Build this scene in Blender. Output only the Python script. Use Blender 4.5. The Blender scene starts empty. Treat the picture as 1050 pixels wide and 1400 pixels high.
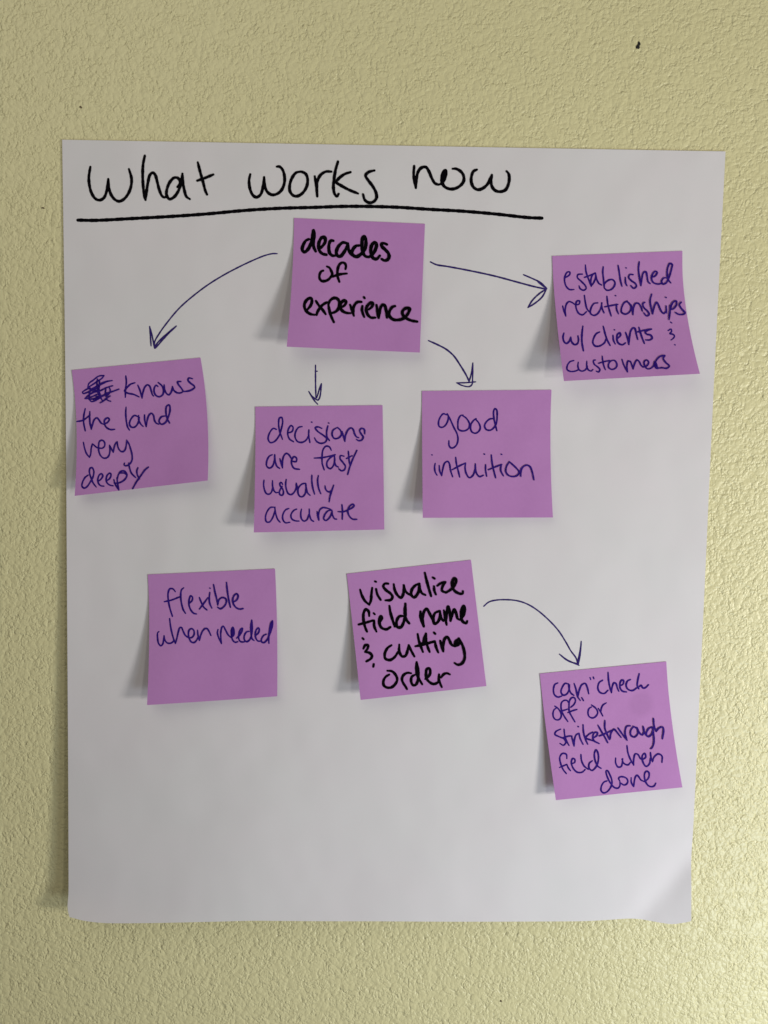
import bpy, math, random
import numpy as np
from mathutils import Vector, Matrix

random.seed(7)
rng = np.random.default_rng(11)
SC = bpy.context.scene
COL = SC.collection

# ------------------------------------------------------------------ camera, light, exposure
CZ = 1.40                                   # height of the picture's centre on the wall
DIST = 0.452
PITCH = math.radians(3.4)
F_PX = 1051.0                               # focal length in photo pixels (1050 x 1400)


def W(a, b, h):
    """wall coordinates (right, up, out of the wall) -> world"""
    return Vector((a, -h, CZ + b))


cam_d = bpy.data.cameras.new('camera')
cam = bpy.data.objects.new('camera', cam_d)
COL.objects.link(cam)
cam_d.sensor_fit = 'VERTICAL'
cam_d.sensor_height = 24.0
cam_d.lens = F_PX / 1400.0 * 24.0
cam_d.clip_start = 0.01
cam_d.clip_end = 50.0
CAM = W(0, DIST * math.sin(PITCH), DIST * math.cos(PITCH))
cam.location = CAM
cam.rotation_euler = (W(0, 0, 0) - CAM).to_track_quat('-Z', 'Y').to_euler()
SC.camera = cam

world = bpy.data.worlds.new('World')
SC.world = world
world.use_nodes = True
wbg = world.node_tree.nodes['Background']
wbg.inputs['Color'].default_value = (1.0, 0.95, 0.88, 1)
wbg.inputs['Strength'].default_value = 0.09


def area_light(name, pos, sx, sy, power, colour, target=(0, 0, 0)):
    d = bpy.data.lights.new(name, 'AREA')
    d.shape = 'RECTANGLE'
    d.size, d.size_y = sx, sy
    d.energy = power
    d.color = colour
    o = bpy.data.objects.new(name, d)
    COL.objects.link(o)
    p = W(*pos)
    o.location = p
    o.rotation_euler = (W(*target) - p).to_track_quat('-Z', 'Y').to_euler()
    return o


# two panes of a window off to the right: one raking along the wall, one steeper
area_light('window_light', (1.02, -0.232, 0.59), 0.17, 0.19, 7.1, (1.0, 0.97, 0.90))
area_light('window_light', (0.89, -0.266, 1.33), 0.13, 0.15, 2.4, (1.0, 0.98, 0.93))
# daylight coming up from the room below and to the right, and the room's own soft light from above
area_light('low_daylight', (0.50, -0.50, 0.45), 0.18, 0.18, 1.75, (0.82, 0.965, 1.13))
area_light('ceiling_light', (-0.34, 0.62, 0.60), 0.9, 0.7, 1.7, (1.0, 0.96, 0.86))

SC.view_settings.view_transform = 'Standard'
SC.view_settings.look = 'None'
SC.view_settings.exposure = 0.10
SC.view_settings.gamma = 1.0
SC.view_settings.use_curve_mapping = False
SC.render.engine = 'CYCLES'
SC.cycles.max_bounces = 6
SC.render.filter_size = 1.5

# ------------------------------------------------------------------ projection between photo and wall
_c = np.array([0, DIST * math.sin(PITCH), DIST * math.cos(PITCH)])      # camera in (right, up, out)
_f = -_c / np.linalg.norm(_c)
_r = np.array([1.0, 0, 0])
_u = np.cross(_r, _f)


def project(p):
    d = p - _c
    z = d @ _f
    return np.stack([525 + F_PX * (d @ _r) / z, 700 - F_PX * (d @ _u) / z], -1)


def unproject(px, py, h):
    d = _f + _r * ((px - 525) / F_PX) - _u * ((py - 700) / F_PX)
    t = (h - _c[2]) / d[2]
    q = _c + d * t
    return q[0], q[1]


# ------------------------------------------------------------------ materials
def new_mat(name):
    m = bpy.data.materials.new(name)
    m.use_nodes = True
    nt = m.node_tree
    b = nt.nodes['Principled BSDF']
    return m, nt, b


def node(nt, kind, **kw):
    n = nt.nodes.new(kind)
    for k, v in kw.items():
        if k.startswith('_'):
            setattr(n, k[1:], v)
        else:
            n.inputs[k].default_value = v
    return n


def ramp(nt, stops, interp='LINEAR'):
    n = nt.nodes.new('ShaderNodeValToRGB')
    e = n.color_ramp.elements
    n.color_ramp.interpolation = interp
    while len(e) < len(stops):
        e.new(0.5)
    for el, (p, c) in zip(e, stops):
        el.position = p
        el.color = c if len(c) == 4 else (*c, 1)
    return n


def grey(v):
    return (v, v, v, 1)


def math_node(nt, op, a, b):
    n = nt.nodes.new('ShaderNodeMath')
    n.operation = op
    for i, v in enumerate((a, b)):
        if isinstance(v, (int, float)):
            n.inputs[i].default_value = v
        else:
            nt.links.new(v, n.inputs[i])
    return n.outputs[0]


def wall_material():
    m, nt, b = new_mat('painted_textured_plaster')
    L = nt.links.new
    tc = node(nt, 'ShaderNodeTexCoord')
    co = tc.outputs['Object']
    warp = node(nt, 'ShaderNodeTexNoise', Scale=160.0, Detail=2.0)
    L(co, warp.inputs['Vector'])
    sub = node(nt, 'ShaderNodeVectorMath', _operation='SUBTRACT')
    L(warp.outputs['Color'], sub.inputs[0])
    sub.inputs[1].default_value = (0.5, 0.5, 0.5)
    sc = node(nt, 'ShaderNodeVectorMath', _operation='SCALE')
    L(sub.outputs[0], sc.inputs[0])
    sc.inputs['Scale'].default_value = 0.004
    add = node(nt, 'ShaderNodeVectorMath', _operation='ADD')
    L(co, add.inputs[0])
    L(sc.outputs[0], add.inputs[1])
    wco = add.outputs[0]
    # rounded spatter drops of several sizes, packed against each other
    def pebbles(scale, vec, rnd=1.0):
        v = node(nt, 'ShaderNodeTexVoronoi', _feature='F1', Scale=scale, Randomness=rnd)
        L(vec, v.inputs['Vector'])
        d = math_node(nt, 'MULTIPLY', v.outputs['Distance'], v.outputs['Distance'])
        return math_node(nt, 'SUBTRACT', 0.6, d)
    n1 = node(nt, 'ShaderNodeTexNoise', Scale=120.0, Detail=2.0, Roughness=0.5)
    L(wco, n1.inputs['Vector'])
    r1 = ramp(nt, [(0.48, grey(0)), (0.56, grey(1))], 'EASE')
    L(n1.outputs['Fac'], r1.inputs['Fac'])
    p1 = pebbles(340.0, wco)
    p2 = pebbles(640.0, wco)
    p3 = node(nt, 'ShaderNodeTexNoise', Scale=900.0, Detail=1.0, Roughness=0.5)
    L(co, p3.inputs['Vector'])
    p3 = p3.outputs['Fac']
    n2 = node(nt, 'ShaderNodeTexNoise', Scale=480.0, Detail=2.0, Roughness=0.55)
    L(co, n2.inputs['Vector'])
    # the broad drops are smoother than the gaps between them
    inv = math_node(nt, 'MULTIPLY_ADD', r1.outputs['Color'], -0.65)
    inv.node.inputs[2].default_value = 1.0
    g = math_node(nt, 'ADD', math_node(nt, 'MULTIPLY', p2, 0.62), math_node(nt, 'MULTIPLY', p3, 0.45))
    g = math_node(nt, 'ADD', g, math_node(nt, 'MULTIPLY', n2.outputs['Fac'], 0.95))
    g = math_node(nt, 'MULTIPLY', g, inv)
    h = math_node(nt, 'ADD', math_node(nt, 'MULTIPLY', r1.outputs['Color'], 0.55), g)
    h = math_node(nt, 'ADD', h, math_node(nt, 'MULTIPLY', p1, 0.75))
    bump = node(nt, 'ShaderNodeBump', Strength=1.0, Distance=0.00052)
    L(h, bump.inputs['Height'])
    L(bump.outputs['Normal'], b.inputs['Normal'])
    big = node(nt, 'ShaderNodeTexNoise', Scale=6.0, Detail=3.0)
    L(co, big.inputs['Vector'])
    cr = ramp(nt, [(0.3, (0.715, 0.657, 0.368)), (0.7, (0.745, 0.687, 0.392))])
    L(big.outputs['Fac'], cr.inputs['Fac'])
    L(cr.outputs['Color'], b.inputs['Base Color'])
    b.inputs['Roughness'].default_value = 0.37
    b.inputs['Specular IOR Level'].default_value = 0.4
    return m


def paper_material(name, c0, c1, grain, rough=0.75, spec=0.2, wave=0.0, spot=None):
    m, nt, b = new_mat(name)
    L = nt.links.new
    tc = node(nt, 'ShaderNodeTexCoord')
    n1 = node(nt, 'ShaderNodeTexNoise', Scale=14.0, Detail=4.0, Roughness=0.6)
    L(tc.outputs['Object'], n1.inputs['Vector'])
    n2 = node(nt, 'ShaderNodeTexNoise', Scale=500.0, Detail=4.0, Roughness=0.7)
    L(tc.outputs['Object'], n2.inputs['Vector'])
    mixf = math_node(nt, 'ADD', math_node(nt, 'MULTIPLY', n1.outputs['Fac'], 0.72),
                     math_node(nt, 'MULTIPLY', n2.outputs['Fac'], 0.28))
    r = ramp(nt, [(0.35, c0), (0.65, c1)])
    L(mixf, r.inputs['Fac'])
    col = r.outputs['Color']
    if spot is not None:
        # a faint thumb smudge: a soft darker disc in the sheet's own coordinates
        (sx, sz), rad = spot
        d = node(nt, 'ShaderNodeVectorMath', _operation='DISTANCE')
        flat = node(nt, 'ShaderNodeVectorMath', _operation='MULTIPLY')
        L(tc.outputs['Object'], flat.inputs[0])
        flat.inputs[1].default_value = (1, 0, 1)
        L(flat.outputs[0], d.inputs[0])
        d.inputs[1].default_value = (sx, 0, sz)
        q = math_node(nt, 'DIVIDE', d.outputs['Value'], rad)
        sr = ramp(nt, [(0.6, grey(0.93)), (1.0, grey(1.0))])
        L(q, sr.inputs['Fac'])
        mx = node(nt, 'ShaderNodeMix', _data_type='RGBA', _blend_type='MULTIPLY')
        mx.inputs['Factor'].default_value = 1.0
        L(col, mx.inputs[6])
        L(sr.outputs['Color'], mx.inputs[7])
        col = mx.outputs[2]
    L(col, b.inputs['Base Color'])
    bump = node(nt, 'ShaderNodeBump', Strength=0.5, Distance=grain)
    if wave > 0:
        nw = node(nt, 'ShaderNodeTexNoise', Scale=16.0, Detail=2.0, Roughness=0.45)
        L(tc.outputs['Object'], nw.inputs['Vector'])
        bw = node(nt, 'ShaderNodeBump', Strength=1.0, Distance=wave)
        L(nw.outputs['Fac'], bw.inputs['Height'])
        L(bw.outputs['Normal'], bump.inputs['Normal'])
    n3 = node(nt, 'ShaderNodeTexNoise', Scale=260.0, Detail=5.0, Roughness=0.65)
    L(tc.outputs['Object'], n3.inputs['Vector'])
    L(n3.outputs['Fac'], bump.inputs['Height'])
    L(bump.outputs['Normal'], b.inputs['Normal'])
    b.inputs['Roughness'].default_value = rough
    b.inputs['Specular IOR Level'].default_value = spec
    return m


def ink_material(name, c0, c1, rough):
    m, nt, b = new_mat(name)
    L = nt.links.new
    tc = node(nt, 'ShaderNodeTexCoord')
    n = node(nt, 'ShaderNodeTexNoise', Scale=420.0, Detail=3.0)
    L(tc.outputs['Object'], n.inputs['Vector'])
    r = ramp(nt, [(0.35, c0), (0.7, c1)])
    L(n.outputs['Fac'], r.inputs['Fac'])
    L(r.outputs['Color'], b.inputs['Base Color'])
    b.inputs['Roughness'].default_value = rough
    b.inputs['Specular IOR Level'].default_value = 0.02
    return m


def plain_material(name, c, rough):
    m, nt, b = new_mat(name)
    n = node(nt, 'ShaderNodeTexNoise', Scale=900.0, Detail=2.0)
    r = ramp(nt, [(0.3, tuple(x * 0.6 for x in c)), (0.7, c)])
    nt.links.new(n.outputs['Fac'], r.inputs['Fac'])
    nt.links.new(r.outputs['Color'], b.inputs['Base Color'])
    b.inputs['Roughness'].default_value = rough
    return m


M_WALL = wall_material()
M_PAPER = paper_material('white_chart_paper', (0.745, 0.705, 0.722), (0.732, 0.714, 0.718), 0.00004, wave=0.0022)
M_NOTE = paper_material('purple_note_paper', (0.488, 0.220, 0.512), (0.535, 0.250, 0.558), 0.00005, wave=0.0024)
M_NOTE_SMUDGED = paper_material('purple_note_paper_smudged', (0.488, 0.220, 0.512), (0.535, 0.250, 0.558), 0.00005,
                                wave=0.0024, spot=((0.0225, -0.0215), 0.0088))
M_BLACK = ink_material('black_marker_ink', (0.0015, 0.0012, 0.002), (0.004, 0.003, 0.005), 0.7)
M_BLUE = ink_material('blue_pen_ink', (0.023, 0.006, 0.155), (0.042, 0.013, 0.225), 0.5)
M_NAVY = ink_material('navy_pen_ink', (0.024, 0.012, 0.11), (0.050, 0.031, 0.175), 0.5)
M_SPECK = plain_material('dark_grime', (0.012, 0.009, 0.008), 0.8)
M_RUST = plain_material('brown_grime', (0.17, 0.12, 0.06), 0.8)


# ------------------------------------------------------------------ building helpers
def link_mesh(name, verts, faces, mat, parent=None, origin=None, smooth=True):
    o0 = origin if origin is not None else Vector((0, 0, 0))
    me = bpy.data.meshes.new(name)
    me.from_pydata([tuple(Vector(v) - o0) for v in verts], [], faces)
    if smooth:
        me.polygons.foreach_set('use_smooth', [True] * len(me.polygons))
    me.materials.append(mat)
    me.update()
    o = bpy.data.objects.new(name, me)
    COL.objects.link(o)
    if parent is not None:
        o.parent = parent
    else:
        o.location = o0
    return o


def thing(name, loc, label, cat, group=None):
    o = bpy.data.objects.new(name, None)
    o.empty_display_size = 0.02
    o.location = loc
    COL.objects.link(o)
    o['label'] = label
    o['category'] = cat
    if group:
        o['group'] = group
    return o


class Sheet:
    """a sheet of paper given by its four corners in the photo and how far it stands off what is behind it"""

    def __init__(self, corners, lift, base=None, off=0.0003, edge=None):
        self.lift, self.base, self.off, self.edge = lift, base, off, edge
        uv = [(0, 0), (1, 0), (1, 1), (0, 1)]
        q = []
        for (px, py), (u, v) in zip(corners, uv):
            a, b = unproject(px, py, 0.0)
            for _ in range(8):
                h = self._h(np.array(u, float), np.array(v, float), np.array(a), np.array(b))
                a, b = unproject(px, py, float(h))
            q.append((a, b))
        self.q = np.array(q)

    def _h(self, u, v, a, b):
        h = self.lift(u, v) + self.off
        if self.base is not None:
            h = h + self.base.height(a, b)
        return h

    def ab(self, u, v):
        u = np.asarray(u, float)[..., None]
        v = np.asarray(v, float)[..., None]
        q = self.q
        p = q[0] * (1 - u) * (1 - v) + q[1] * u * (1 - v) + q[2] * u * v + q[3] * (1 - u) * v
        if self.edge is not None:
            p = p + self.edge(u[..., 0], v[..., 0])
        return p

    def at(self, u, v, extra=0.0):
        p = self.ab(u, v)
        h = self._h(np.asarray(u, float), np.asarray(v, float), p[..., 0], p[..., 1])
        return np.concatenate([p, (h + extra)[..., None]], -1)

    def height(self, a, b):
        a = np.asarray(a, float)
        b = np.asarray(b, float)
        u = np.full(a.shape, 0.5)
        v = np.full(a.shape, 0.5)
        q = self.q
        for _ in range(6):
            p = (q[0] * ((1 - u) * (1 - v))[..., None] + q[1] * (u * (1 - v))[..., None]
                 + q[2] * (u * v)[..., None] + q[3] * ((1 - u) * v)[..., None])
            du = (q[1] - q[0]) * (1 - v)[..., None] + (q[2] - q[3]) * v[..., None]
            dv = (q[3] - q[0]) * (1 - u)[..., None] + (q[2] - q[1]) * u[..., None]
            ex, ey = a - p[..., 0], b - p[..., 1]
            det = du[..., 0] * dv[..., 1] - du[..., 1] * dv[..., 0]
            u = u + (ex * dv[..., 1] - ey * dv[..., 0]) / det
            v = v + (ey * du[..., 0] - ex * du[..., 1]) / det
        return self.lift(np.clip(u, 0, 1), np.clip(v, 0, 1)) + self.off

    def find(self, pts):
        """photo pixels -> (u, v) on the sheet"""
        pts = np.asarray(pts, float)
        u = np.full(len(pts), 0.5)
        v = np.full(len(pts), 0.5)
        e = 1e-3
        for _ in range(8):
            p0 = project(self.at(u, v))
            ju = (project(self.at(u + e, v)) - p0) / e
            jv = (project(self.at(u, v + e)) - p0) / e
            d = pts - p0
            det = ju[:, 0] * jv[:, 1] - ju[:, 1] * jv[:, 0]
            u = u + np.clip((d[:, 0] * jv[:, 1] - d[:, 1] * jv[:, 0]) / det, -.4, .4)
            v = v + np.clip((d[:, 1] * ju[:, 0] - d[:, 0] * ju[:, 1]) / det, -.4, .4)
        return u, v

    def mesh(self, name, nu, nv, mat, parent, origin, thick):
        U, V = np.meshgrid(np.linspace(0, 1, nu + 1), np.linspace(0, 1, nv + 1))
        top = self.at(U.ravel(), V.ravel())
        n = len(top)
        bot = top.copy()
        bot[:, 2] -= thick
        vs = [W(*p) for p in top] + [W(*p) for p in bot]
        fs = []
        w = nu + 1
        for j in range(nv):
            for i in range(nu):
                a = j * w + i
                fs.append((a, a + w, a + w + 1, a + 1))
                fs.append((n + a, n + a + 1, n + a + w + 1, n + a + w))
        rim = ([i for i in range(w)] + [j * w + nu for j in range(1, nv + 1)]
               + [nv * w + i for i in range(nu - 1, -1, -1)] + [j * w for j in range(nv - 1, 0, -1)])
        # the cut edge has vertices of its own, so that it stays crisp
        m0, k = 2 * n, len(rim)
        vs += [W(*top[i]) for i in rim] + [W(*bot[i]) for i in rim]
        for i in range(k):
            a, b = m0 + i, m0 + (i + 1) % k
            fs.append((a, b, k + b, k + a))
        o = link_mesh(name, vs, fs, mat, parent, origin)
        o.data.polygons.foreach_set('use_smooth', [True] * (len(fs) - k) + [False] * k)
        o.data.update()
        return o


def parse(s):
    return [np.array([[float(t) for t in p.split(',')] for p in part.split()]) for part in s.split('|')]


def smooth_line(P, step):
    """centripetal Catmull-Rom through P, resampled at about step pixels"""
    if len(P) == 1:
        P = np.array([P[0] - (0.35, 0.1), P[0] + (0.35, 0.1)])
    if len(P) == 2:
        n = max(3, int(np.linalg.norm(P[1] - P[0]) / step) + 1)
        t = np.linspace(0, 1, n)[:, None]
        return P[0] * (1 - t) + P[1] * t
    Q = np.vstack([2 * P[0] - P[1], P, 2 * P[-1] - P[-2]])
    out = []
    for i in range(1, len(Q) - 2):
        p0, p1, p2, p3 = Q[i - 1:i + 3]
        t0 = 0.0
        t1 = t0 + max(np.linalg.norm(p1 - p0), 1e-4) ** 0.5
        t2 = t1 + max(np.linalg.norm(p2 - p1), 1e-4) ** 0.5
        t3 = t2 + max(np.linalg.norm(p3 - p2), 1e-4) ** 0.5
        n = max(2, int(np.linalg.norm(p2 - p1) / step) + 1)
        t = np.linspace(t1, t2, n, endpoint=False)[:, None]
        A1 = (t1 - t) / (t1 - t0) * p0 + (t - t0) / (t1 - t0) * p1
        A2 = (t2 - t) / (t2 - t1) * p1 + (t - t1) / (t2 - t1) * p2
        A3 = (t3 - t) / (t3 - t2) * p2 + (t - t2) / (t3 - t2) * p3
        B1 = (t2 - t) / (t2 - t0) * A1 + (t - t0) / (t2 - t0) * A2
        B2 = (t3 - t) / (t3 - t1) * A2 + (t - t1) / (t3 - t1) * A3
        out.append((t2 - t) / (t2 - t1) * B1 + (t - t1) / (t2 - t1) * B2)
    out.append(P[-1][None])
    return np.vstack(out)


def ink(sheet, name, crop, strokes, width, mat, parent, origin, taper=0.25):
    """pen strokes laid on a sheet; crop = (x0, y0, pixels per unit) of the tracing frame"""
    x0, y0, k = crop
    vs, fs = [], []
    extra = 0.00006
    width = width * (1.12 if width < 3 else 1.10 if sheet is not poster else 1.02)
    for poly in strokes:
        P = poly * k + np.array([x0, y0])
        C = smooth_line(P, 0.9)
        n = len(C)
        T = np.gradient(C, axis=0)
        T /= np.maximum(np.linalg.norm(T, axis=1), 1e-6)[:, None]
        N = np.stack([-T[:, 1], T[:, 0]], -1)
        s = np.concatenate([[0], np.cumsum(np.linalg.norm(np.diff(C, axis=0), axis=1))])
        ph = rng.uniform(0, 6.28, 3)
        wv = 1 + 0.07 * np.sin(s * 0.35 + ph[0]) + 0.05 * np.sin(s * 0.9 + ph[1]) + 0.03 * np.sin(s * 2.1 + ph[2])
        d_end = np.minimum(s, s[-1] - s)
        wv *= 1 - taper * np.exp(-d_end / (1.3 * width))
        r = 0.5 * width * wv
        # left and right borders, with round caps
        capn = 5
        left = C + N * r[:, None]
        right = C - N * r[:, None]
        ang = np.linspace(0, math.pi, capn + 2)[1:-1]
        cap_s = [C[0] + r[0] * (N[0] * math.cos(t) - T[0] * math.sin(t)) for t in ang]
        cap_e = [C[-1] + r[-1] * (-N[-1] * math.cos(t) + T[-1] * math.sin(t)) for t in ang]
        pts = np.vstack([C, left, right, np.array(cap_s), np.array(cap_e)])
        u, v = sheet.find(pts)
        ex = np.concatenate([np.linspace(0, 1, n)] * 3 + [np.zeros(capn), np.ones(capn)])
        p3 = sheet.at(u, v, 0.0)
        p3[:, 2] += extra + ex * 0.000012
        extra += 0.000014
        b = len(vs)
        vs += [W(*p) for p in p3]
        for i in range(n - 1):
            fs.append((b + i, b + i + 1, b + n + i + 1, b + n + i))
            fs.append((b + i + 1, b + i, b + 2 * n + i, b + 2 * n + i + 1))
        ring = [b + n] + [b + 3 * n + i for i in range(capn)] + [b + 2 * n]
        for i in range(len(ring) - 1):
            fs.append((b, ring[i], ring[i + 1]))
        ring = [b + 2 * n + n - 1] + [b + 3 * n + capn + i for i in range(capn)] + [b + n + n - 1]
        for i in range(len(ring) - 1):
            fs.append((b + n - 1, ring[i], ring[i + 1]))
    o = link_mesh(name, vs, fs, mat, parent, origin, smooth=True)
    return o


# ------------------------------------------------------------------ the wall
def build_wall():
    bb = 1.3
    vs = [W(-bb, -bb, 0), W(bb, -bb, 0), W(bb, bb, 0), W(-bb, bb, 0),
          W(-bb, -bb, -0.1), W(bb, -bb, -0.1), W(bb, bb, -0.1), W(-bb, bb, -0.1)]
    fs = [(0, 1, 2, 3), (7, 6, 5, 4), (0, 4, 5, 1), (1, 5, 6, 2), (2, 6, 7, 3), (3, 7, 4, 0)]
    o = link_mesh('wall', vs, fs, M_WALL, None, W(0, 0, 0), smooth=False)
    o['kind'] = 'structure'
    o['label'] = 'pale yellow wall with a bumpy sprayed plaster texture'
    return o


build_wall()


def speck(px, py, w, h, mat, label, lobes):
    """a crumb of dirt caught on the plaster, a lumpy little mound"""
    a, b = unproject(px, py, 0.0003)
    s = 0.00043
    vs, fs = [], []
    for (ox, oy, rx, ry, hh) in lobes:
        k = len(vs)
        nr, nt = 5, 14
        vs.append(W(a + ox * s, b - oy * s, 0.0001 + hh * s))
        for i in range(1, nr + 1):
            t = i / nr * math.pi / 2
            for j in range(nt):
                q = 2 * math.pi * j / nt
                wob = 1 + 0.14 * math.sin(3 * q + ox) + 0.08 * math.sin(5 * q + oy)
                vs.append(W(a + (ox + rx * math.sin(t) * math.cos(q) * wob) * s,
                            b - (oy + ry * math.sin(t) * math.sin(q) * wob) * s,
                            0.0001 + hh * math.cos(t) * s - (0.0003 if i == nr else 0)))
        for j in range(nt):
            fs.append((k, k + 1 + (j + 1) % nt, k + 1 + j))
            for i in range(nr - 1):
                p = k + 1 + i * nt
                fs.append((p + j, p + (j + 1) % nt, p + nt + (j + 1) % nt, p + nt + j))
    o = link_mesh('wall_speck', vs, fs, mat, None, W(a, b, 0))
    o['label'] = label
    o['category'] = 'speck'
    o['group'] = 'dark specks on the wall'
    return o


speck(873, 62, 7, 10, M_SPECK, 'largest black speck on the wall, above the right end of the paper',
      [(-0.6, 1.6, 2.6, 3.0, 1.0), (0.8, -2.2, 1.9, 3.0, 0.8)])
speck(58.5, 284, 5, 3, M_RUST, 'small dark brown speck on the wall left of the underlined title',
      [(0, 0, 2.2, 0.9, 0.6), (1.2, 0.5, 1.2, 0.7, 0.5)])
speck(110, 146, 4, 4, M_RUST, 'small brown speck on the wall just above the top left of the paper',
      [(0, 0, 1.8, 1.2, 0.5), (0.8, 0.9, 0.9, 0.8, 0.4)])
speck(685, 1369, 3, 3, M_RUST, 'small dark speck on the wall below the bottom edge of the paper',
      [(0, 0, 1.4, 1.6, 0.5)])


# ------------------------------------------------------------------ the sheet of chart paper
def softramp(x, k=0.05):
    return k * np.logaddexp(0.0, x / k)


def poster_lift(u, v):
    u = np.asarray(u, float)
    v = np.asarray(v, float)
    h = 0.0200 * softramp(v - 0.335, 0.05) * (0.60 + u * (3.03 + u * (-6.20 + 2.91 * u)))
    # curl of the bottom left corner and edge
    h = h + 0.004 * np.clip((v - 0.965) / 0.035, 0, 1.2) ** 2 * np.exp(-(u / 0.16) ** 2)
    # the bent bottom right corner: a dip along the crease, then the corner comes forward
    px, py = 85 + 905 * u - 47 * u * v, 195 + 1066 * v
    s = ((px - 948) * 82 + (py - 1175) * 68) / math.hypot(82, 68)
    h = h - 0.0010 * np.exp(-((s + 2) / 20.0) ** 2)
    h = h + 0.0030 * (softramp((s - 0) / 50.0, 0.04)) * np.clip((v - 0.6) * 4, 0, 1)
    # slow waves
    h = h + 0.0005 * np.sin(7.0 * u + 1.2) * np.sin(5.0 * v + 0.4) * v + 0.0004 * np.sin(11 * u + 6 * v) * v
    return np.maximum(h, 0.0)


EDGE_X = np.array([0, .02, .06, .15, .3, .5, .7, .83, .9, .95, .98, 1.0])
EDGE_Y = np.array([-3.0, 0.5, 3.0, 0.5, -4.5, -4.0, -2.0, -0.3, -2.5, 2.5, 4.0, -4.5])


def poster_edge(u, v):
    # the trimmed bottom edge is not quite straight
    y = np.interp(u, EDGE_X, EDGE_Y)
    for _ in range(1):
        y = (np.interp(u - .012, EDGE_X, EDGE_Y) + y + np.interp(u + .012, EDGE_X, EDGE_Y)) / 3
    wgt = np.clip((v - 0.9) / 0.1, 0, 1.1) ** 2
    x = 5.0 * np.exp(-(u / 0.02) ** 2) * np.clip((v - 0.985) / 0.015, 0, 1) ** 2
    return np.stack([x * 0.00043, -y * wgt * 0.00043], -1)


poster = Sheet([(85, 191), (992, 207), (945, 1262), (90, 1256)], poster_lift, None, 0.0008, poster_edge)
P0 = W(*[float(x) for x in poster.at(np.array(0.5), np.array(0.0))])
P_root = thing('chart_paper', P0,
               'large white sheet of chart paper titled "what works now" stuck on the yellow wall', 'paper sheet')
poster.mesh('sheet', 130, 150, M_PAPER, P_root, P0, 0.00012)


def crop(x0, y0, x1, out=1050.0):
    return (x0, y0, (x1 - x0) / out)


TA, TB, TC = crop(90, 190, 330), crop(320, 200, 560), crop(540, 200, 780)
ink(poster, 'handwritten_word', TA, parse(
    '147,167 138,230 142,280 155,325 178,358 203,366 228,352 245,310 254,240|254,240 258,290 272,335 297,365 320,373 348,360 375,325 391,280 393,235 378,180|'
    '473,100 463,150 460,210 463,280 470,340 477,365|477,365 484,310 492,260 504,215 520,202 535,215 548,260 560,305 575,340 590,350 600,345|'
    '668,288 685,260 672,235 650,232 625,255 607,295 603,335 620,360 645,350 670,318 688,270 698,208|698,208 700,250 708,300 722,345 742,360|'
    '790,140 805,200 822,260 835,310 845,332|787,250 830,235 883,213'), 4.2, M_BLACK, P_root, P0)
ink(poster, 'handwritten_word', TB, parse(
    '97,168 90,205 97,260 115,295 135,305 158,290 172,250 180,185|180,185 183,230 197,270 225,290 255,286 282,265 300,225 302,180 290,140 272,122 256,122|'
    '400,152 372,158 347,190 333,235 335,270 355,295 380,298 410,280 435,240 440,195 428,165 400,152 385,153|'
    '483,180 490,220 495,265 498,300|498,300 495,250 500,205 520,170 550,152 582,152|'
    '622,92 608,140 598,200 595,250 602,285 615,300 626,285|697,155 660,168 625,195 612,215 640,235 690,262 742,283|'
    '840,145 805,155 787,175 800,200 830,240 850,280 852,310 835,332 808,338 783,322 772,288'), 4.3, M_BLACK, P_root, P0)
ink(poster, 'handwritten_word', TC, parse(
    '115,118 112,170 118,215 125,250|125,250 128,200 140,150 160,128 185,125 203,150 220,190 240,222 262,230|'
    '262,230 280,222 295,200 305,170 303,145 290,155 280,185 282,215 295,240 325,255 360,253 395,232 412,205 408,170 390,148 365,135 345,135|293,160 290,205|'
    '490,140 470,150 458,180 457,215 470,245 495,260 525,252 555,225 572,190 580,172|580,172 575,205 580,240 600,265 630,272 660,262 678,230 684,190 680,165 668,150'),
    4.4, M_BLACK, P_root, P0)
ink(poster, 'underline', (0, 0, 1.0), parse(
    '106.5,301 131,301.3 181.4,298.8 236.3,295.8 284.3,292.4 325,288.6 354,286.4 389,284.6 430,283.6 466,282.3 503,282.3 545,283.5 586,286.2 631,288.7 677,292.6 723,297.6 741,298.3'),
    4.7, M_BLACK, P_root, P0, 0.05)


def arrow(cr, shaft, head, w1, w2):
    s = ink(poster, 'arrow', cr, parse(shaft), w1, M_NAVY, P_root, P0)
    return ink(poster, 'arrowhead', cr, parse(head), w2, M_NAVY, s, P0)


arrow(crop(180, 320, 400),
      '950,128 920,128 870,140 800,168 700,215 600,268 500,330 400,405 310,485 230,580 180,650 150,705 150,740',
      '118,603 122,660 127,730|118,603 135,670 150,745|150,745 165,715 215,665 292,600|292,600 230,660 155,745', 1.9, 2.0)
arrow(crop(570, 340, 770), '97,95 140,115 220,128 380,158 560,197 720,240 840,272 925,290',
      '765,187 830,215 890,245 932,285|868,238 905,268 932,285|932,285 900,345 850,390 797,423|797,423 830,370 880,322 932,288', 2.2, 2.0)
arrow(crop(570, 340, 770), '83,660 150,690 210,722 265,770 310,835 355,910 378,960',
      '285,963 350,962 422,956|285,963 325,982 375,990 395,975 400,920 402,820|402,820 392,890 375,955', 2.2, 1.8)
arrow(crop(412, 490, 452, 800), '388,185 388,400 390,700 395,900 400,1080|390,355 440,350',
      '205,905 270,1010 350,1080 400,1120 450,1140 490,1100 515,1020 535,880 550,690|550,690 500,820 460,960 420,1080|205,905 290,1050 370,1170 450,1255', 1.9, 1.9)
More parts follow.
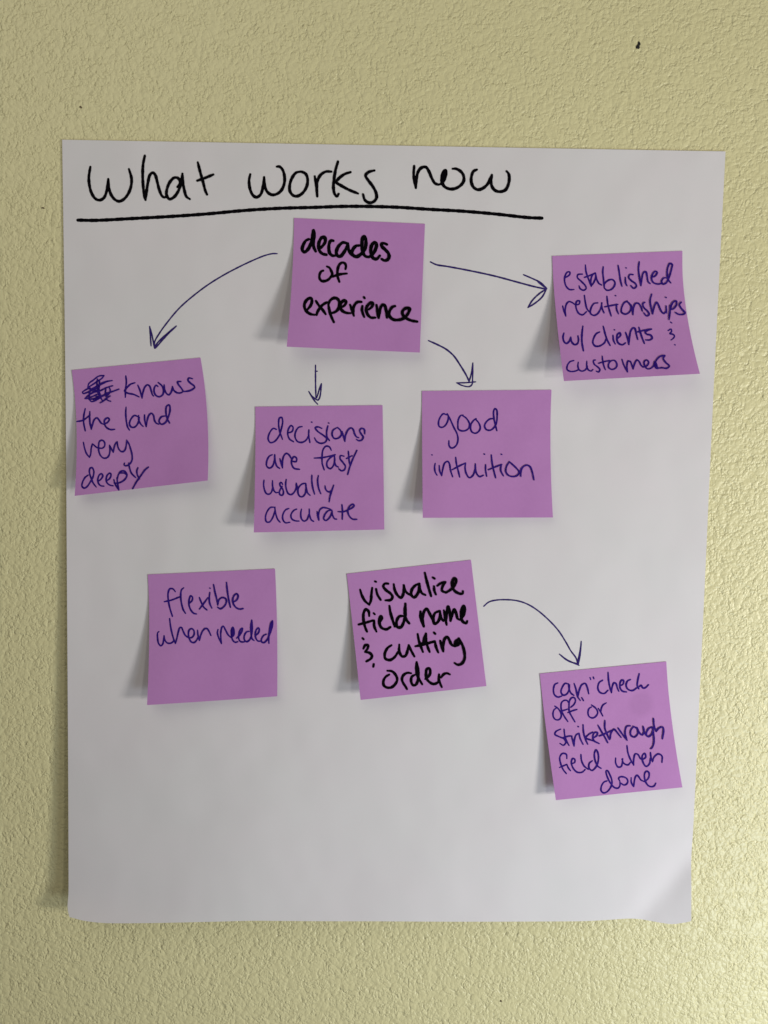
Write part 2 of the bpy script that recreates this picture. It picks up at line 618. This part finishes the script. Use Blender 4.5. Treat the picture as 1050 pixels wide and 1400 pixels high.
arrow(crop(640, 800, 820), '125,168 165,135 220,120 300,116 390,124 470,150 550,198 640,275 720,362 780,455 820,525 860,580 875,630',
      '902,448 892,530 870,620|902,448 895,540 880,630|728,550 780,590 885,640|728,550 800,605 875,628', 1.9, 1.9)


# ------------------------------------------------------------------ the sticky notes
GROUP = 'purple sticky notes on the chart paper'


def sticky_note(corners, lift_l, lift_r, label, words, power=1.9, mat=None, bend=(0.0, 0.0)):
    """glued along its top strip, the rest curling off the paper; lifts in metres at the lower corners"""
    def lift(u, v):
        u = np.asarray(u, float)
        v = np.asarray(v, float)
        t = softramp(v - 0.16, 0.05)
        return (lift_l * (1 - u) + lift_r * u) * (t / 0.84) ** (power - 0.6 if power > 1.6 else 1.0)
    def bow(u, v):
        # side edges bowed a little by the curl, left and right, in photo pixels
        x = (bend[0] * (1 - u) + bend[1] * u) * 4 * v * (1 - v)
        return np.stack([x * 0.00043, 0 * x], -1)
    sh = Sheet(corners, lift, poster, 0.00035, bow)
    org = W(*[float(x) for x in sh.at(np.array(0.5), np.array(0.0))])
    root = thing('sticky_note', org, label, 'sticky note', GROUP)
    sh.mesh('sheet', 26, 30, mat or M_NOTE, root, org, 0.00010)
    for name, cr, strokes, w, mat in words:
        ink(sh, name, cr, parse(strokes), w, mat, root, org)
    return root


HW = 'handwritten_word'
c3, c4 = crop(408, 400, 498), crop(485, 400, 580)


def shift(s, src, dst):
    """move a tracing from one frame to another"""
    out = []
    for part in parse(s):
        q = (part * src[2] + np.array(src[:2]) - np.array(dst[:2])) / dst[2]
        out.append(' '.join('%.1f,%.1f' % tuple(p) for p in q))
    return '|'.join(out)


sticky_note([(402, 298), (581, 306), (574, 482), (392, 474)], 0.0105, 0.0065,
            'purple sticky note reading "decades of experience" in thick black marker, below the title',
            [(HW, crop(405, 305, 545),
              '130,165 100,180 72,225 62,275 85,297 120,270 150,210 168,130 172,75|180,70 186,110 178,180 180,245 200,290|'
              '235,265 270,235 298,190 290,145 262,150 237,190 230,235 240,285 270,315 310,325|'
              '380,182 355,180 338,215 335,265 345,310 375,335 405,332|'
              '515,205 480,200 445,225 420,265 412,310 430,340 455,340 490,300 518,250 530,210|530,210 535,260 555,310 585,335|'
              '650,230 615,235 585,265 572,305 590,335 620,345 660,322 692,290 714,230 712,165 697,137 679,165 675,240 688,310 710,340 745,350|'
              '745,350 785,320 815,265 824,215 808,200 780,220 765,270 770,320 790,360 825,368 858,335|'
              '930,220 900,208 875,215 880,240 915,275 945,310 953,345 938,375 905,385 878,370', 4.5, M_BLACK),
             (HW, crop(425, 350, 495),
              '255,300 210,320 178,390 180,460 220,510 280,515 350,490 410,430 440,380 420,310 380,240 330,215|'
              '710,270 720,210 700,155 650,135 595,165 560,235 545,330 550,420 585,530|445,430 540,390 640,370 740,360', 3.7, M_BLACK),
             (HW, c3,
              '140,275 190,215 215,150 205,90 165,95 120,135 95,195 105,260 140,310 200,345 260,355|'
              '280,135 330,210 390,280 435,345|455,155 390,195 340,250 305,310 290,355|'
              '478,190 490,260 520,370 565,470|480,190 505,130 560,90 610,93 645,130 652,200 630,270 585,310 530,330|'
              '690,235 740,200 760,150 735,125 695,150 670,205 680,265 720,305 770,325 830,330|'
              '825,195 850,260 870,320 885,370|875,330 880,240 910,180 950,150 1005,150|' + shift(
                  '118,205 110,260 125,320 145,370|140,70 150,85|'
                  '215,255 260,215 275,165 245,155 205,185 175,235 180,290 205,345 250,380 310,380|'
                  '330,190 340,260 350,330 362,385|362,385 375,300 395,220 425,185 455,200 475,270 488,380|'
                  '610,205 570,220 530,275 520,330 540,375 590,410 660,415 720,400 770,365 815,300 830,245 790,235 745,255 720,300 735,350 790,395 860,425 945,440',
                  c4, c3), 4.1, M_BLACK)], bend=(1.2, 0.0))

sticky_note([(755, 350), (933, 343), (957, 511), (771, 521)], 0.0135, 0.0125,
            'purple sticky note reading "established relationships w/ clients & customers" at the tip of the right arrow',
            [(HW, crop(765, 355, 925),
              '55,160 90,135 92,112 70,112 50,145 45,190 60,240 90,268 130,268|'
              '205,130 165,135 160,160 195,195 232,235 238,260 215,275 185,260 175,235|'
              '232,48 238,110 262,180 285,240|222,160 265,145 320,120|320,120 295,140 280,190 285,235|285,235 310,200 325,150 322,120|322,120 335,180 355,215 378,228|'
              '392,65 388,110 395,180 402,255|400,240 405,215 440,185 475,180 497,205 490,240 460,270 425,275 405,258|525,52 535,110 545,180 560,240|'
              '590,160 593,210 605,235|597,75|660,135 630,135 620,160 645,190 680,215 690,240 665,258 640,235|'
              '715,20 708,80 715,150 730,235|730,235 738,170 755,115 775,110 785,150 795,200 812,215|'
              '825,160 860,145 875,115 860,105 835,130 825,170 840,205 880,220 915,215|'
              '960,165 935,165 915,195 925,220 955,210 985,150 1005,80 1010,45 990,35 970,75 965,130 975,180 998,210', 2.2, M_BLUE),
             (HW, crop(765, 397, 945),
              '25,125 35,165 50,205|50,205 45,160 55,110 75,90 100,97 125,115|125,115 155,110 160,85 140,85 130,110 135,150 155,185 185,195 215,170|'
              '198,40 205,90 218,145 240,175|305,100 275,105 250,145 248,185 275,200 305,185 330,140 338,100|335,100 340,145 355,180|'
              '378,48 385,110 398,160 412,205|360,132 410,122 465,112|455,110 455,150 470,188|447,43|'
              '540,85 515,100 495,140 495,175 525,190 560,170 570,130 545,95 525,90|570,115 580,155 585,195|585,195 590,140 605,105 630,105 650,135 660,165|'
              '680,95 665,105 670,135 700,165 715,190 695,205 672,180|735,30 722,80 730,140 742,190|742,190 755,130 775,95 790,120 810,165 830,185 850,165 852,150|'
              '850,125 852,180|848,57|880,120 880,175 872,235|872,215 885,140 905,95 930,85 932,115 910,145 885,155|'
              '970,95 955,115 975,150 1000,180 985,192 950,192 925,178', 2.2, M_BLUE),
             (HW, crop(765, 435, 930), '38,130 30,165 40,205 60,220 85,200 98,165|98,165 105,205 130,230 155,222 165,190 160,155|203,70 195,140 195,210 208,285', 2.5, M_BLUE),
             (HW, crop(765, 435, 930),
              '350,120 320,135 295,180 290,215 310,242 345,243 390,215 405,180|380,70 395,130 415,190 440,238|465,150 470,195 485,225|478,102|'
              '500,180 530,150 525,128 505,140 498,175 510,215 545,232 575,215|575,125 590,170 603,230|603,230 608,170 620,110 640,85 655,90 668,140 680,185|'
              '690,80 705,130 720,175 738,220|680,120 740,105 800,95|800,95 770,105 745,125 760,140 795,150 805,175 785,190 750,190', 2.4, M_BLUE),
             ('ampersand', crop(765, 435, 930), '965,34 977,42|945,108 970,95 975,115 960,135 985,140 1000,155 990,175 970,190|1003,232', 2.0, M_BLUE),
             (HW, crop(765, 480, 925),
              '128,85 95,95 70,130 68,165 95,182 140,180 175,165|168,100 165,140 178,170 205,180 235,165 250,135|245,90 245,140 260,170 285,178 300,165|'
              '322,80 305,85 310,115 345,145 362,165 350,188 330,180|383,45 388,90 400,140 412,168|350,110 400,95 450,85|470,85 445,105 440,145 470,165 505,150 515,120 495,85 465,85|'
              '560,75 575,120 595,160 610,188|610,188 605,130 615,90 635,95 650,130 660,162|660,162 675,110 695,80 715,95 730,125 750,145|'
              '750,145 785,130 800,100 780,80 760,95 765,135 790,160 820,155|820,155 845,130 850,95|850,95 855,130 870,155 890,155|870,85 855,110 865,140 885,150|'
              '860,90 900,50 945,40 930,65 950,100 985,135 960,155 920,150 885,155|865,105 875,140', 2.1, M_BLUE)], bend=(-0.5, -3.6))

sticky_note([(98, 506), (274, 489), (284, 657), (102, 678)], 0.0065, 0.0075,
            'purple note with scribbled out word and "knows the land very deeply", at paper\'s left edge',
            [('scribble', crop(105, 505, 175),
              '225,365 250,290 340,220 450,140 560,125|560,125 520,180 430,240 330,310 225,375|120,460 200,410 280,380|'
              '120,460 130,495 200,480 300,430 400,370 500,310 620,250 730,228|290,410 420,340 520,280 640,235|140,500 260,455 400,400|280,500 400,430|'
              '170,600 220,550 330,480 480,440 600,380 740,335|170,600 240,590 340,550 420,510|250,600 300,660 360,650 480,580 600,500 720,460 870,405|'
              '250,620 400,590 520,540 650,500|430,200 415,280 430,380 440,480 480,560 530,640|470,230 465,350 460,450 500,560|600,400 590,470 580,520|'
              '670,370 690,430 680,480 600,560|480,690 560,640 620,590 690,545|600,600 650,640 700,655|400,560 560,540|340,620 500,560 600,520|280,400 270,480 260,560 250,610', 2.0, M_BLUE),
             (HW, crop(160, 505, 280),
              '105,78 112,150 102,250 100,335|215,160 160,180 105,235 90,260 130,285 200,300 265,330|'
              '250,190 275,250 300,345|300,345 310,280 335,210 365,185 390,200 410,255 425,305 438,318|'
              '490,205 470,190 448,220 445,270 465,310 505,328 545,305 558,260 540,200 495,158|'
              '565,185 570,240 590,285 620,305 650,270 665,205|665,205 680,250 720,280 760,282 795,265|765,145 725,150 735,180 770,225 795,265|'
              '905,112 860,105 850,130 880,165 920,195 930,215 895,245 840,262 795,265', 2.3, M_BLUE),
             (HW, crop(100, 548, 240),
              '125,80 110,150 108,220 125,308|38,212 100,200 175,145|172,110 170,170 175,240 187,292|187,292 200,240 220,190 245,175 265,195 290,230 315,240|'
              '315,240 355,220 372,190 355,175 325,195 322,235 345,275 385,295 428,292', 2.3, M_BLUE),
             (HW, crop(100, 548, 240),
              '543,65 540,130 545,200 560,270 578,300|660,160 630,150 595,185 578,235 595,268 630,270 665,230 680,170|672,150 675,200 695,240 718,262|'
              '733,145 735,200 750,265|750,265 760,200 780,145 805,128 825,150 835,200 855,230 880,240|945,155 905,165 882,210 905,240 945,225 975,170 995,90 985,42 960,55 952,110 965,180 990,228', 2.3, M_BLUE),
             (HW, crop(105, 595, 190),
              '112,120 130,210 165,310 215,375|215,375 235,320 245,220 265,145|265,145 295,170 335,205 370,215|'
              '370,215 430,220 470,185 470,120 430,85 385,105 370,180 372,260 400,340 450,385 500,385 540,350 560,280 555,170|'
              '555,170 580,220 618,290|618,290 630,220 655,140 680,110|685,110 690,170 710,230 750,275 790,275 820,240 840,150 845,85|'
              '845,85 880,140 910,230 935,330 935,420 905,475 860,510 815,515 800,500 810,470', 2.1, M_BLUE),
             (HW, crop(105, 628, 215),
              '150,205 110,235 75,300 68,350 95,375 130,360 180,290 215,220 222,150 200,110 175,115 165,160 185,240 215,310 255,362|'
              '285,285 320,255 340,215 325,188 295,205 275,260 285,315 315,345 355,350|400,275 430,250 448,205 435,180 400,205 385,255 395,305 430,335 475,345|'
              '485,265 500,320 550,400|525,240 535,320 550,395|490,310 540,310 600,285 645,240 655,195 625,155 580,155 545,200 530,260|560,180 620,180 650,200|'
              '680,50 690,110 715,180 770,238|800,110 785,150 795,210 820,255|938,100 890,140 840,210 780,295 730,385', 2.2, M_BLUE)], bend=(3.4, 3.6))

sticky_note([(349, 556), (523, 554), (525.5, 724), (347, 728)], 0.0095, 0.0055,
            'purple sticky note reading "decisions are fast usually accurate" under the short straight arrow',
            [(HW, crop(360, 565, 505),
              '130,160 100,150 65,190 48,255 70,290 110,280 155,225 180,150 192,80 182,42 160,48 152,100 160,170 190,258|'
              '245,195 285,180 295,140 275,122 250,155 242,205 260,255 300,282|385,132 350,140 320,185 315,235 340,280 385,288 425,265 450,220|452,165 450,220 462,290|480,88|'
              '580,150 540,135 515,145 540,180 590,215 628,250 615,285 570,298 530,280 508,245|640,125 628,180 632,235 655,270|648,97|'
              '725,145 690,170 682,215 705,250 745,245 775,210 765,170 735,140|780,180 795,230 808,280|808,280 815,220 840,165 870,145 890,160 905,205 925,235 945,242|'
              '1005,205 1000,160 975,150 955,170 970,205 990,235 975,265 945,272 925,260', 2.2, M_BLUE),
             (HW, crop(355, 605, 495),
              '130,125 100,140 75,185 72,240 100,262 130,245 150,190 155,125|155,125 160,190 178,245 205,265|208,165 220,210 235,260|235,260 235,190 250,135 275,112 300,125 325,165|'
              '325,190 375,195 378,160 355,145 330,175 330,225 355,265 410,275', 2.3, M_BLUE),
             (HW, crop(355, 605, 495),
              '735,80 715,45 680,38 650,75 640,150 642,215 662,280|560,160 640,155 720,140 775,125|765,130 720,160 690,205 695,250 725,268 755,240 770,180 768,135|768,140 770,200 785,240 808,252|'
              '865,140 830,135 825,165 855,205 880,245 868,280 840,290 812,270|910,90 915,150 920,200 930,235|890,165 950,135|998,80 960,160 930,235 903,328', 2.2, M_BLUE),
             (HW, crop(355, 645, 465),
              '57,110 52,170 65,240 90,285 125,292 155,265 172,200|168,115 170,190 190,250 215,272 245,268|300,165 285,140 265,150 270,185 300,225 312,270 298,305 268,300 258,270 270,230 295,190|'
              '348,100 340,160 350,230 375,285 410,298 445,275 475,220 478,155|595,150 555,160 510,205 500,270 525,320 560,325 595,285 605,210 600,150|605,155 610,220 630,280 660,308|480,150 490,200 500,270|'
              '683,45 682,120 695,210 718,292|768,50 758,110 770,210 798,285|855,185 860,220 885,255 915,262 945,240|968,175 945,240 920,320 908,392', 2.2, M_BLUE),
             (HW, crop(355, 682, 495),
              '150,85 110,90 75,135 60,190 70,235 100,238 130,200 155,130 158,85|155,90 165,150 185,210 210,240|300,98 265,115 238,165 240,215 265,245 310,240|380,105 350,120 322,165 330,205 365,225 405,228|'
              '430,105 422,150 430,205 455,228 485,215 505,160|510,105 512,160 530,215 555,232|590,130 595,175 608,220|608,220 605,160 620,110 650,90 690,95 730,108|'
              '735,115 700,125 670,160 658,205 680,222 715,195 738,150 742,115|742,120 750,170 770,205 790,208|845,60 850,120 848,210|805,132 860,132 905,115|'
              '905,115 945,95 970,70 960,55 925,75 905,125 920,175 955,208 998,210', 2.1, M_BLUE)])

sticky_note([(577, 534.5), (754, 533), (756, 707.5), (578, 708)], 0.0085, 0.0045,
            'purple sticky note reading "good intuition" under the curved arrow, right of the decisions note',
            [(HW, crop(590, 550, 690),
              '215,180 170,165 125,215 100,290 110,345 150,360 195,335 235,260 240,190|225,165 270,250 320,360 365,450 380,530 360,610 320,650 280,655 252,620 250,550|'
              '455,185 420,190 385,250 378,330 385,385 430,410 490,405 535,370 545,310 500,230 450,195|640,235 605,260 570,310 560,370 580,425 630,445 680,415 700,365 680,300 635,245|'
              '890,235 840,240 785,285 762,340 785,390 840,402 890,370 930,300 942,200 935,110 910,92 892,130 895,220 915,320 938,408', 2.2, M_BLUE),
             (HW, crop(585, 615, 740),
              '68,125 62,160 68,205 85,235|38,47|105,145 110,195 128,240|128,240 138,180 158,120 185,108 200,130 210,190 230,250|258,70 265,130 280,190 295,252|225,185 290,150 350,122|'
              '350,122 345,170 358,225 385,258 415,240 435,190 440,130|440,130 442,180 455,225 480,248 515,235|535,138 535,190 545,245|523,40|588,48 595,120 610,190 628,260|560,185 620,160 685,135|'
              '680,135 675,190 700,242|682,42|755,110 730,150 722,200 745,235 790,248 830,235 845,205 820,170 755,110|862,172 860,245|860,215 875,165 915,142 945,155 965,200 982,278', 2.2, M_BLUE)], bend=(0.0, -1.8))

w5, w6 = crop(210, 840, 295), crop(290, 840, 380)
sticky_note([(202, 785.5), (376, 777.5), (379, 952), (201, 964)], 0.0075, 0.0045,
            'purple sticky note reading "flexible when needed", lower left of the notes with no arrow',
            [(HW, crop(215, 792, 340),
              '208,142 180,110 145,110 125,160 128,240 145,330 175,425|82,257 160,240 262,200|305,98 280,120 270,190 280,280 300,350 325,390|'
              '370,275 400,245 405,205 385,190 368,230 365,290 385,350 420,390 452,398|485,210 505,260 535,320 572,352|582,212 540,270 485,342|605,150 598,220 605,280 628,330|607,102|'
              '648,60 665,150 685,230 697,295|697,285 710,235 745,210 785,220 795,260 770,310 725,338 695,320|797,35 805,120 820,220 842,322|'
              '870,265 915,235 930,190 915,165 885,185 868,235 880,290 915,330 955,342 988,335', 2.3, M_BLUE),
             (HW, w5,
              '90,290 70,310 68,400 85,490 125,530 155,500 170,430 178,360|178,360 190,430 230,480 280,488 325,465 345,430|272,70 285,180 310,310 345,430 370,490|'
              '370,490 395,400 420,290 445,225 470,220 500,280 535,350 590,395|590,395 645,390 685,340 680,270 640,240 600,270 590,340 605,410 640,465 685,475 725,440 755,380|'
              '745,265 750,340 775,440|775,440 795,360 830,280 870,240 905,240 940,290 970,355', 2.2, M_BLUE),
             (HW, w6,
              '95,240 85,290 105,370 150,465|150,465 140,380 140,280 160,200 180,190 215,250 260,330 305,370|305,370 345,330 350,250 330,205 310,250 312,340 330,410 370,445 410,435|'
              '390,380 440,330 480,260 485,220 455,240 430,310 425,380 450,430 495,440 530,430|590,270 550,280 515,340 515,400 550,435 590,415 625,350 640,240 636,90|632,90 618,200 625,320 640,390 670,415|'
              '690,340 735,300 755,240 740,215 710,240 690,310 700,380 735,425 780,425|865,315 825,335 790,390 790,435 825,450 865,420 900,360 935,270 965,170 965,100|965,100 935,150 915,270 905,380 908,460|945,120 935,230 920,300|328,230 330,330', 2.2, M_BLUE)], bend=(1.4, 1.0))

sticky_note([(474, 784.5), (644, 765.5), (665, 938), (493, 957)], 0.0085, 0.0050,
            'purple sticky note reading "visualize field name & cutting order" in thick black marker, tilted, lower centre',
            [(HW, crop(485, 778, 640),
              '50,190 65,240 95,295 135,330|135,330 150,290 155,230 162,175|198,185 210,235 240,285|188,114 198,118|310,135 280,135 265,160 290,195 330,225 350,255 335,285 285,290|'
              '362,140 370,190 395,240 430,265 450,230 455,150|455,150 465,195 490,225 515,240|600,135 565,150 530,190 525,240 550,262 585,225 600,135|600,135 605,190 625,225 655,240|650,35 665,100 690,190 708,250|'
              '735,160 738,200 752,235|724,78 740,88|765,155 800,130 840,120|840,120 815,160 810,200 845,218|845,218 890,190 930,140 940,95 925,85 905,115 905,165 930,205 975,228 1000,225 1003,205', 3.8, M_BLACK),
             (HW, crop(485, 820, 645),
              '130,145 125,105 100,85 80,120 80,190 95,250 110,285|35,222 100,205 165,185|175,185 175,235 195,285|170,120 180,130|230,195 245,160 235,145 222,170 222,210 240,250 285,265 320,245|'
              '312,55 320,110 340,180 360,240|440,145 400,150 375,200 385,245 415,245 440,200 455,130 455,35|455,35 450,120 465,180 490,212', 3.9, M_BLACK),
             (HW, crop(485, 820, 645),
              '590,105 590,160 620,240|620,240 610,160 625,100 645,80 665,110 690,160 715,205|760,100 720,120 705,170 715,215 745,200 765,150 765,100|765,100 775,160 795,190|'
              '800,95 810,150 825,225|820,200 825,120 838,60 850,100 860,190|860,190 875,130 895,85 910,120 925,170 945,180|945,180 975,140 988,80 980,55 960,90 955,150 970,195 1000,210 1010,190', 3.9, M_BLACK),
             ('ampersand', crop(485, 860, 645), '70,82 80,92|78,175 95,145 120,145 115,175 95,205|95,205 135,215 155,240 145,265 105,290|171,315 167,338', 3.9, M_BLACK),
             (HW, crop(485, 860, 645),
              '330,145 295,170 270,220 275,265 315,278 355,255 390,205|400,140 400,200 425,245 455,240 475,190 485,145|485,145 510,200 535,245|565,45 575,100 595,160 612,205|545,155 590,145 720,110|'
              '640,40 640,100 655,160 672,205|640,40 622,90 612,130|600,130 650,120|720,110 730,160 750,210|712,32 722,42|768,105 778,150 795,200|795,200 795,140 810,85 830,70 850,100 870,140 900,155|'
              '930,90 905,110 900,145 930,140 945,100|935,85 965,140 985,210 985,270 960,310 925,320 898,305|920,105 920,140', 3.8, M_BLACK),
             (HW, crop(515, 900, 625),
              '165,212 120,240 90,290 92,350 130,380 190,380 240,340 268,280 250,220 200,170 140,162|450,195 400,190 350,220 330,270 345,320 375,365 395,400|'
              '500,215 460,240 450,300 475,350 510,345 540,280 545,180 523,50|523,50 515,130 530,220 560,280 595,340|635,270 680,235 700,180 685,130 655,140 645,200 650,260 690,310 740,335 790,320 815,280|'
              '815,210 812,280 830,330 850,375|840,250 880,205 920,195 955,210', 3.7, M_BLACK)])

sticky_note([(738, 921), (911, 904.5), (933, 1076.5), (760, 1094)], 0.0068, 0.0060,
            'purple note reading "can check off or strikethrough field when done", lowest at right',
            [(HW, crop(750, 915, 890),
              '95,140 65,155 50,205 60,260 95,285 135,275|200,150 170,145 140,185 128,235 150,265 185,255 210,210 215,160|205,150 210,200 230,245 260,268|262,145 280,200 300,285 320,312|300,285 315,215 340,160 375,145 395,180 412,252', 2.3, M_BLUE),
             (HW, crop(750, 915, 890),
              '425,85 432,105|458,80 465,98|555,112 520,135 505,190 525,235 570,248 610,215|610,30 615,110 630,190 645,240|645,240 650,190 670,140 690,145 705,190 720,225|'
              '735,170 765,150 768,115 750,110 732,145 735,195 760,225 800,232|840,105 810,120 795,165 815,205 860,218 905,190|930,45 915,110 910,170 925,200|920,185 950,165 965,190 990,190 1025,158', 2.3, M_BLUE),
             (HW, crop(750, 950, 835),
              '130,225 95,250 75,310 85,380 125,420 180,415 215,360 200,290 160,230 105,190|345,140 310,95 260,95 220,130 210,200 225,280 270,370 325,450|205,275 280,255 320,240|'
              '375,210 430,160 455,90 430,45 390,50 355,100 345,190 350,280 395,370 445,455|325,300 400,270 480,245|505,50 535,95|560,45 590,98', 2.1, M_BLUE),
             (HW, crop(750, 950, 835), '725,205 685,230 665,300 685,365 740,390 795,365 830,300 800,230 725,170|840,230 880,290 915,355|885,290 890,230 920,170 975,135', 2.2, M_BLUE),
             (HW, crop(750, 978, 915),
              '105,120 65,140 55,165 90,185 135,205 150,235 130,260 100,245|135,120 140,170 155,220 178,262|120,195 180,180 205,180|200,180 210,220 222,268|222,268 225,215 240,170 265,155|265,155 275,200 300,252|258,98|'
              '300,80 305,150 320,205 340,250|385,145 350,165 325,195 370,215 400,225|385,200 420,175 425,150 400,150 385,185 395,220 440,245|430,85 460,140 490,190 515,238|440,180 500,155 550,130|490,45 490,110 510,165 530,210|535,205 545,150 570,120 590,140 630,190|'
              '605,110 640,160 682,215|682,215 665,150 680,95 710,90|740,95 715,130 715,170 745,188 775,160 770,115 735,95|770,105 790,150 815,170 830,130 822,95|822,95 830,140 850,175|'
              '900,100 870,115 850,160 865,185 895,165 910,110 905,100|905,100 915,180 915,240 900,280 888,290|912,25 918,90 935,140|935,140 960,110 990,100 1000,120 990,205', 2.2, M_BLUE),
             (HW, crop(760, 1015, 910),
              '105,155 100,115 65,105 38,140 45,200 70,260 100,298|35,240 70,225 105,210|105,210 120,245 140,270|150,205 180,190 180,160 160,155 148,190 165,245 205,285 250,285 280,260|'
              '240,115 245,170 270,225 310,258|350,175 320,200 318,245 345,268 380,240 405,180 405,110 385,70 370,100 375,170 400,225 432,248', 2.2, M_BLUE),
             (HW, crop(760, 1015, 910),
              '572,150 572,195 595,235 625,230 640,155|632,160 650,200 690,215 715,190|680,30 690,100 715,165 745,218|745,218 745,160 760,110 785,115 810,155 830,165|'
              '830,165 860,140 850,105 828,125 832,185 865,230 895,205 905,150|905,95 910,140 925,185|925,185 940,140 980,110 1015,130 1015,190', 2.2, M_BLUE),
             (HW, crop(815, 1050, 905),
              '175,205 125,225 85,290 80,360 115,395 165,385 215,335 250,260 250,190 220,110 180,40 160,45 165,100 200,190 250,270 300,315 350,320 380,280 380,220|'
              '380,210 360,170 375,145 430,140 490,170 505,220 480,260 440,270 395,240|560,155 560,220 580,270 600,295|600,295 610,210 630,135 655,115 680,140 715,190 765,215|'
              '765,215 820,180 845,130 840,70 805,50 775,85 775,170 800,240 840,285 890,298 930,280 952,240', 2.2, M_BLUE)], bend=(-0.5, -2.0), mat=M_NOTE_SMUDGED)
